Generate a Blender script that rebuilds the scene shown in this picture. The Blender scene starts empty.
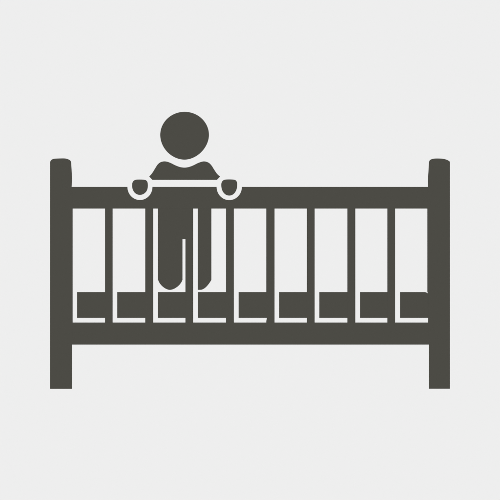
import bpy, bmesh, math
from mathutils import Vector
from mathutils.geometry import tessellate_polygon

sc = bpy.context.scene
C = sc.collection
U = 0.001                      # one photo pixel = 1 mm of the printed wall panel

# ---------------------------------------------------------------- camera
def P(x, y, d=0.0):            # picture point (500 grid) -> point on the upright panel, d = mm proud of it
    return Vector(((x - 250) * U, -d * U, (500 - y) * U))

DIST = 4.0
cam = bpy.data.cameras.new('camera')
cam.sensor_width = 36.0
cam.lens = 36.0 * DIST / 0.5
cam.clip_start = 0.1
cam.clip_end = 100
co = bpy.data.objects.new('camera', cam)
co.location = (0, -DIST, 0.25)
co.rotation_euler = (math.radians(90), 0, 0)
C.objects.link(co)
sc.camera = co
sc.render.resolution_x = sc.render.resolution_y = 1024

# ---------------------------------------------------------------- light: one round lamp straight in front of the panel, with a little room light
w = bpy.data.worlds.new('World')
sc.world = w
w.use_nodes = True
bg = w.node_tree.nodes['Background']
bg.inputs[0].default_value = (1, 1, 1, 1)
bg.inputs[1].default_value = 0.05
la = bpy.data.lights.new('softbox', 'AREA')
la.shape = 'DISK'
la.size = 0.8
la.energy = 1353.0
lo = bpy.data.objects.new('softbox', la)
lo.location = (0, -12.0, 0.25)
lo.rotation_euler = (math.radians(90), 0, 0)
C.objects.link(lo)
sc.view_settings.view_transform = 'Standard'
sc.view_settings.look = 'None'
sc.view_settings.exposure = 0
sc.view_settings.gamma = 1
sc.render.film_transparent = False

# ---------------------------------------------------------------- materials
def lin(v):
    v /= 255
    return v / 12.92 if v <= 0.04045 else ((v + 0.055) / 1.055) ** 2.4

def mat(name, rgb, amp):
    m = bpy.data.materials.new(name)
    m.use_nodes = True
    nt = m.node_tree
    b = nt.nodes['Principled BSDF']
    b.inputs['Roughness'].default_value = 1.0
    b.inputs['Specular IOR Level'].default_value = 0.0
    tc = nt.nodes.new('ShaderNodeTexCoord')
    n = nt.nodes.new('ShaderNodeTexNoise')
    n.inputs['Scale'].default_value = 60
    n.inputs['Detail'].default_value = 2
    r = nt.nodes.new('ShaderNodeValToRGB')
    c = [lin(v) for v in rgb]
    r.color_ramp.elements[0].color = [x * (1 - amp) for x in c] + [1]
    r.color_ramp.elements[1].color = [x * (1 + amp) for x in c] + [1]
    nt.links.new(tc.outputs['Object'], n.inputs['Vector'])
    nt.links.new(n.outputs['Fac'], r.inputs['Fac'])
    nt.links.new(r.outputs['Color'], b.inputs['Base Color'])
    return m

PAPER = mat('pale_grey_card', (238, 238, 238), 0.001)
DARK = mat('dark_olive_grey_vinyl', (76, 75, 69), 0.002)

# ---------------------------------------------------------------- helpers
def smooth(pts, n=12):          # Catmull-Rom through an open run of points
    out = []
    for i in range(len(pts) - 1):
        p0 = pts[max(i - 1, 0)]; p1 = pts[i]; p2 = pts[i + 1]; p3 = pts[min(i + 2, len(pts) - 1)]
        for k in range(n):
            t = k / n
            out.append(tuple(0.5 * (2 * b + (c - a) * t + (2 * a - 5 * b + 4 * c - d) * t * t + (3 * b - a - 3 * c + d) * t ** 3)
                             for a, b, c, d in zip(p0, p1, p2, p3)))
    out.append(tuple(pts[-1]))
    return out

def loop(pts, n=12):            # the same through a closed run
    m = len(pts); out = []
    for i in range(m):
        p0, p1, p2, p3 = (pts[(i + j) % m] for j in (-1, 0, 1, 2))
        for k in range(n):
            t = k / n
            out.append(tuple(0.5 * (2 * b + (c - a) * t + (2 * a - 5 * b + 4 * c - d) * t * t + (3 * b - a - 3 * c + d) * t ** 3)
                             for a, b, c, d in zip(p0, p1, p2, p3)))
    return out

def plate(name, pts, thick, parent, material=DARK):
    """A cut-out of the given outline, with its own thickness, its back on the panel."""
    clean = []
    for p in pts:
        if not clean or abs(p[0] - clean[-1][0]) + abs(p[1] - clean[-1][1]) > 1e-4:
            clean.append(p)
    n = len(clean)
    v = [P(x, y, thick) for x, y in clean] + [P(x, y, 0.05) for x, y in clean]
    f = []
    for t in tessellate_polygon([[Vector((x, y, 0)) for x, y in clean]]):
        f.append(tuple(t)); f.append(tuple(i + n for i in reversed(t)))
    for i in range(n):
        j = (i + 1) % n
        f.append((i, j, j + n, i + n))
    me = bpy.data.meshes.new(name)
    me.from_pydata(v, [], f)
    bm = bmesh.new(); bm.from_mesh(me)
    bmesh.ops.recalc_face_normals(bm, faces=bm.faces)
    bm.to_mesh(me); bm.free()
    me.materials.append(material)
    o = bpy.data.objects.new(name, me)
    C.objects.link(o)
    if parent:
        o.parent = parent
        o.matrix_parent_inverse.identity()
        o.location = -parent.location
    return o

def rect(x0, y0, x1, y1):
    return [(x0, y0), (x1, y0), (x1, y1), (x0, y1)]

def thing(name, label, cat, at):
    o = bpy.data.objects.new(name, None)
    C.objects.link(o)
    o.location = at
    o.empty_display_size = 0.02
    o['label'] = label; o['category'] = cat
    return o

# ---------------------------------------------------------------- the setting: the pale card everything is mounted on
S = 1500
me = bpy.data.meshes.new('backdrop')
v = [P(-S, -S, 0), P(500 + S, -S, 0), P(500 + S, 500 + S, 0), P(-S, 500 + S, 0)]
v += [Vector((p.x, 0.006, p.z)) for p in v]
me.from_pydata(v, [], [(3, 2, 1, 0), (4, 5, 6, 7), (0, 1, 5, 4), (1, 2, 6, 5), (2, 3, 7, 6), (3, 0, 4, 7)])
me.materials.append(PAPER)
back = bpy.data.objects.new('backdrop', me)
C.objects.link(back)
back['kind'] = 'structure'

# ---------------------------------------------------------------- the crib
crib = thing('crib', 'dark grey slatted baby crib with two tall rounded posts, seen flat from the side', 'crib', P(250, 388.8))

TL, TR = 1.6, 1.4              # post / rail thickness, mm
plate('post', smooth([(50.1, 164), (50.2, 162), (51.2, 160.2), (53.2, 159), (56, 158.6), (63.6, 158.4), (66.8, 158.8),
                      (69.6, 160), (71.0, 161.8), (71.4, 166), (71.8, 172.4), (72.0, 180), (71.7, 186.8)])
      + [(72.7, 197), (72.7, 330), (72.0, 344.0), (72.0, 388.8), (50.0, 388.8)], TL, crib)
plate('post', smooth([(428.0, 186.8), (428.0, 178), (428.4, 171.6), (428.8, 164.4), (429.2, 161.4), (430.2, 159.9),
                      (432.6, 158.9), (436.2, 158.5), (442.2, 158.7), (446.2, 159.6), (449.0, 161), (449.8, 162.2), (449.9, 165)])
      + [(449.9, 388.7), (429.0, 388.7), (429.0, 344.0), (428.1, 322.6), (428.1, 295.0), (427.3, 291.5), (427.3, 200)], TL, crib)

RT, RB = 186.9, 208.6          # top rail, with the two round bites cut out below the hands
def notch(cx, a, b):
    return [(cx - a * math.cos(t), RT + b * math.sin(t)) for t in [math.pi * k / 40 for k in range(41)]]
plate('top_rail', [(70, RT)] + notch(139.95, 12.5, 13.1) + notch(229.25, 12.6, 13.2) + [(430, RT), (430, RB), (70, RB)], TR, crib)
# bottom rail; its upper edge is straight but for the small slanted nick beside the fifth slat
plate('bottom_rail', [(70, 322.5), (430, 322.5), (430, 344.6), (70, 344.6)], TR, crib)

slats = [(105.0, 112.7), (145.2, 153.2), (185.4, 193.1), (226.0, 233.9), (266.2, 274.6), (306.9, 314.7), (347.3, 355.3), (387.3, 395.1)]
for i, (a, b) in enumerate(slats):
    if i == 4:
        pts = [(a, 207), (b, 207), (b, 324), (a, 324), (a, 321), (266.9, 318.0), (266.9, 317), (a, 317)]
    else:
        pts = rect(a, 207, b, 324)
    plate('slat', pts, 1.2, crib)

# ---------------------------------------------------------------- the mattress, seen between the slats
matt = thing('mattress', 'dark grey mattress showing as short blocks between the slats, low in the crib', 'mattress', P(250, 318))
starts = [77.1, 117.2, 158.0, 197.9, 238.6, 279.1, 319.3, 359.9, 399.9]
ends = [109, 149, 189, 230, 270.5, 311, 351.5, 391.5]
for s, e in zip(starts[:-1], ends):
    plate('mattress_block', rect(s, 292.0, e, 317.9), 0.8, matt)
plate('mattress_block', [(399.9, 292.0), (425.2, 292.0), (426.4, 292.5), (427.4, 293.1), (429.5, 293.3), (429.5, 317.9), (399.9, 317.9)], 0.8, matt)

# ---------------------------------------------------------------- the child standing in the crib
child = thing('person', 'dark silhouette of a toddler standing in the crib, both hands gripping the top rail', 'person', P(184.6, 290))

def round_head(cx, cy, rx, up, down):
    out = []
    for k in range(144):
        t = 2 * math.pi * k / 144
        c, q = math.cos(t), math.sin(t)
        e = 2.0 if q < 0 else (1.86 if c > 0 else 1.93)      # a little flatter towards the chin
        out.append((cx + rx * math.copysign(abs(c) ** (2 / e), c), cy + (up if q < 0 else down) * math.copysign(abs(q) ** (2 / e), q)))
    return out
plate('head', round_head(184.6, 135.0, 24.4, 23.2, 24.7), 0.9, child)

plate('torso', smooth([(149.2, 176.6), (152.3, 172.9), (155.1, 168.4), (157.6, 164.6), (160.2, 162.4), (163.0, 161.5), (165.4, 161.4),
                       (168.2, 162.0), (171.6, 163.4), (175.6, 165.4), (180.0, 167.0), (184.5, 167.6), (188.8, 167.0), (193.2, 165.4),
                       (197.4, 163.3), (200.8, 162.0), (203.6, 161.4), (206.2, 161.7), (209.0, 162.9), (211.5, 165.4), (214.2, 169.6),
                       (217.0, 173.7), (220.1, 176.6)]) + [(217.0, 179.85), (152.3, 179.85)], 0.9, child)

plate('hand', loop([(132.1, 184.9), (132.3, 187.9), (133.3, 190.7), (135.0, 193.0), (137.4, 194.5), (139.9, 194.9), (142.4, 194.5),
                    (144.8, 193.1), (146.7, 190.9), (147.7, 188.0), (147.9, 184.9), (147.5, 182.2), (146.2, 180.4), (144.0, 179.7),
                    (139.8, 179.5), (136.0, 179.7), (133.8, 180.7), (132.5, 182.6)]), 0.9, child)
plate('hand', loop([(221.2, 185.0), (221.5, 188.0), (222.4, 190.8), (223.9, 193.1), (226.0, 194.8), (228.7, 195.6), (231.3, 195.3),
                    (233.5, 194.1), (235.4, 191.9), (236.7, 189.0), (237.2, 185.4), (237.0, 182.3), (235.8, 180.4), (233.6, 179.6),
                    (228.8, 179.4), (224.7, 179.7), (222.6, 180.9), (221.5, 182.8)]), 0.9, child)

legs = [(158.0, 203)]
legs += smooth([(158.0, 279.8), (159.6, 283.1), (162.0, 286.0), (165.0, 288.3), (168.0, 289.6), (170.2, 289.9), (173.4, 289.1),
                (176.5, 287.4), (179.4, 284.9), (181.5, 282.1), (182.5, 279.8)])
legs += [(182.5, 239.2), (190.0, 239.2), (190.0, 203.5), (197.8, 203.5), (197.8, 289.9)]
legs += smooth([(200.4, 289.9), (202.0, 289.6), (204.1, 288.6), (206.1, 287.0), (208.1, 284.8), (210.0, 282.2), (211.4, 279.9)])
legs += [(211.4, 203)]
plate('legs', legs, 0.9, child)
